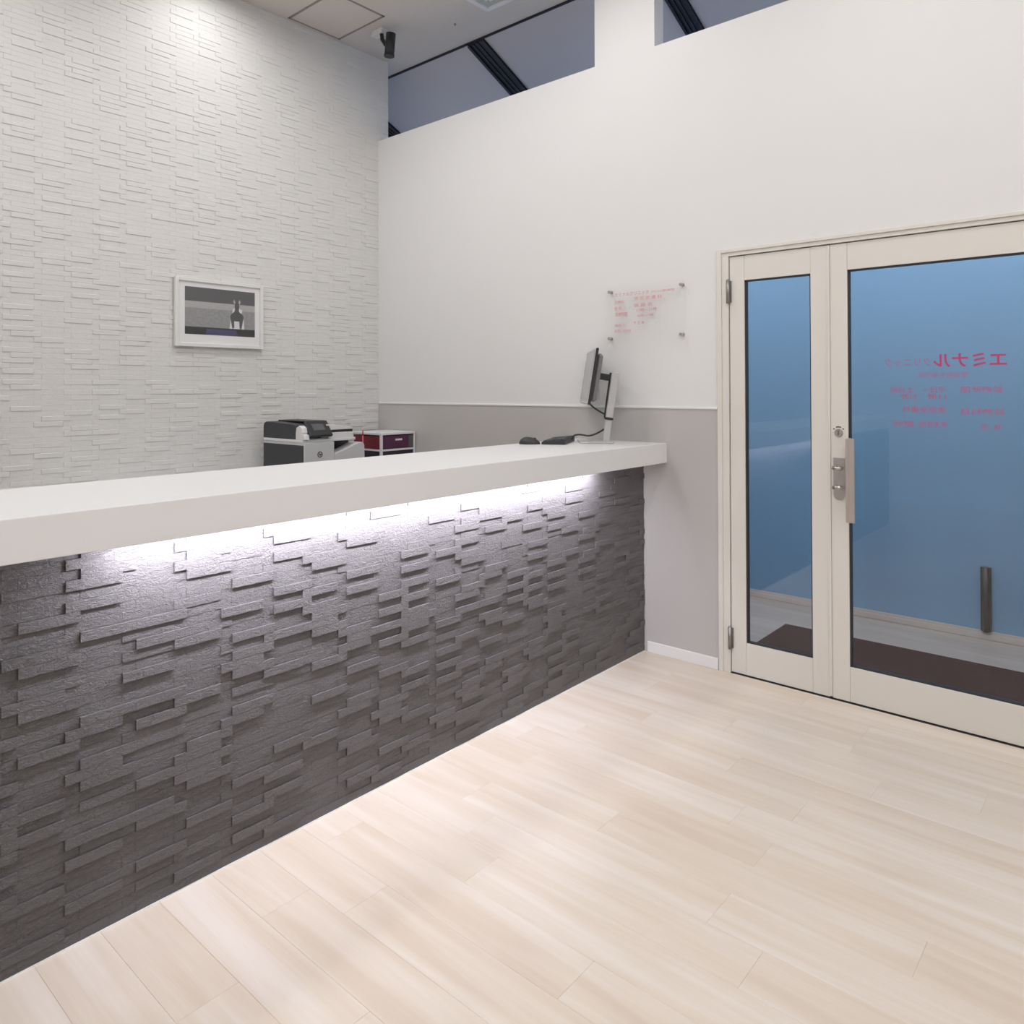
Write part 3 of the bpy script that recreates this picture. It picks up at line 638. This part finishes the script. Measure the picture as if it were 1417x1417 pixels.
MB().cyl((3.122, 4.020, ZD), (3.122, 4.020, ZD + 0.003), 0.034, n=24).build('base', M['charcoal'], cupm)

# ================================================================== MONITOR, KEYBOARD, MOUSE on the counter top
ang = math.radians(40); mc = Vector((3.369, 2.249, ZS1))
mr = thing('monitor', mc, 'silver computer monitor on column stand on the white counter top', 'monitor')
L = Matrix.Translation(mc) @ Matrix.Rotation(ang, 4, 'Z')       # local x: along the screen, y: towards the user, z: up
MB().obox(L @ Matrix.Translation((0.0, 0.056, 0.005)), (0.210, 0.178, 0.009), 0.003).build('stand_base', M['silver'], mr)
lean = math.radians(8)
S = L @ Matrix.Rotation(lean, 4, 'X')
colm = MB().obox(S @ Matrix.Translation((0, 0.0, 0.065)), (0.040, 0.036, 0.122), 0.004).obox(S @ Matrix.Translation((0, 0.0, 0.257)), (0.042, 0.040, 0.248), 0.004).build('column', M['silver'], mr)
MB().obox(S @ Matrix.Translation((0, 0, 0.129)), (0.048, 0.046, 0.009), 0.001).build('column_band', M['black'], mr)
MB().obox(S @ Matrix.Translation((0, 0.023, 0.255)), (0.024, 0.008, 0.242), 0.001).build('column_rail', M['black'], mr)
T = L @ Matrix.Translation((0, 0.086, 0.353)) @ Matrix.Rotation(math.radians(9), 4, 'X')
pan = MB().obox(T, (0.492, 0.014, 0.292), 0.003).build('panel_shell', M['black'], mr)
MB().obox(T @ Matrix.Translation((0, 0.0085, 0)), (0.488, 0.004, 0.288), 0.001).build('bezel', M['silver'], pan)
MB().obox(T @ Matrix.Translation((0, 0.0112, 0.004)), (0.474, 0.0015, 0.266)).build('display', M['lcd'], pan)
MB().obox(T @ Matrix.Translation((0, -0.022, -0.004)), (0.44, 0.032, 0.25), 0.012).build('rear_housing', M['midgrey'], pan)
MB().obox(T @ Matrix.Translation((0, -0.062, 0.012)), (0.07, 0.085, 0.034), 0.003).build('tilt_arm', M['black'], mr)
def LP(x, y, z): return L @ Vector((x, y, z))
def smooth(pts, k=6):
    pts = [Vector(p) for p in pts]; out = []
    for i in range(len(pts) - 1):
        a, b, c, d = pts[max(i - 1, 0)], pts[i], pts[i + 1], pts[min(i + 2, len(pts) - 1)]
        for j in range(k):
            t_ = j / k; out.append(0.5 * ((2 * b) + (c - a) * t_ + (2 * a - 5 * b + 4 * c - d) * t_ * t_ + (3 * b - a - 3 * c + d) * t_ ** 3))
    return out + [pts[-1]]
MB().tube(smooth([LP(0.02, 0.085, 0.212), LP(0.012, 0.066, 0.192), LP(0.006, 0.035, 0.170), LP(0.0, 0.0, 0.15)]), 0.005).build('cable', M['black'], mr)

kb_c = Vector((3.200, 2.437, ZS1)); ka = math.radians(27)
kb = thing('keyboard', kb_c, 'black computer keyboard beside the monitor on white counter top', 'keyboard')
K = Matrix.Translation(kb_c) @ Matrix.Rotation(ka, 4, 'Z')      # x along the keys, +y towards the user
MB().prism([(-0.063, 0.0), (-0.063, 0.022), (-0.056, 0.026), (0.059, 0.014), (0.063, 0.010), (0.063, 0.0)], lambda y, z: K @ Vector((-0.155, y, z + 0.001)), lambda y, z: K @ Vector((0.155, y, z + 0.001))).build('case', M['charcoal'], kb, bev=0.002)
for r_ in range(5):
    for c_ in range(15):
        if r_ == 4 and 4 <= c_ <= 9:
            if c_ > 4: continue
            wk, xk = 0.112, -0.003
        else: wk, xk = 0.017, -0.140 + c_ * 0.0200
        yk_ = -0.046 + r_ * 0.0225; zk = 0.026 - 0.1 * (yk_ + 0.058) + 0.002
        MB().obox(K @ Matrix.Translation((xk, yk_, zk)) @ Matrix.Rotation(-0.1, 4, 'X'), (wk, 0.019, 0.006), 0.0015).build('key', M['black'], kb)
cb = MB().tube(smooth([K @ Vector((0.05, -0.062, 0.014)), K @ Vector((0.06, -0.078, 0.036)), LP(0.03, 0.13, 0.040), LP(0.0, 0.09, 0.036), LP(-0.005, 0.050, 0.047), LP(0.0, 0.005, 0.072)]), 0.0048).build('cable', M['black'], kb)

ms_c = Vector((3.018, 2.488, ZS1))
ms = thing('mouse', ms_c, 'black computer mouse at the staff edge of the counter top', 'mouse')
bmm = bmesh.new(); bmesh.ops.create_uvsphere(bmm, u_segments=24, v_segments=16, radius=1.0)
Rm = Matrix.Rotation(math.radians(-52), 4, 'Z'); vs2 = []
for v in bmm.verts:
    p = v.co.copy(); z = max(p.z, 0.0); p = Vector((p.x * 0.056, p.y * 0.031, z * (0.037 - 0.008 * p.x)))
    vs2.append(ms_c + Rm @ p + Vector((0, 0, 0.0005)))
bmm.verts.index_update(); mb = MB(); mb.add(vs2, [[v.index for v in f.verts] for f in bmm.faces], 0, True); bmm.free()
mb.build('shell', M['charcoal'], ms)
MB().cyl(ms_c + Rm @ Vector((0.026, -0.004, 0.026)), ms_c + Rm @ Vector((0.026, 0.004, 0.026)), 0.008, n=16).build('scroll_wheel', M['black'], ms)
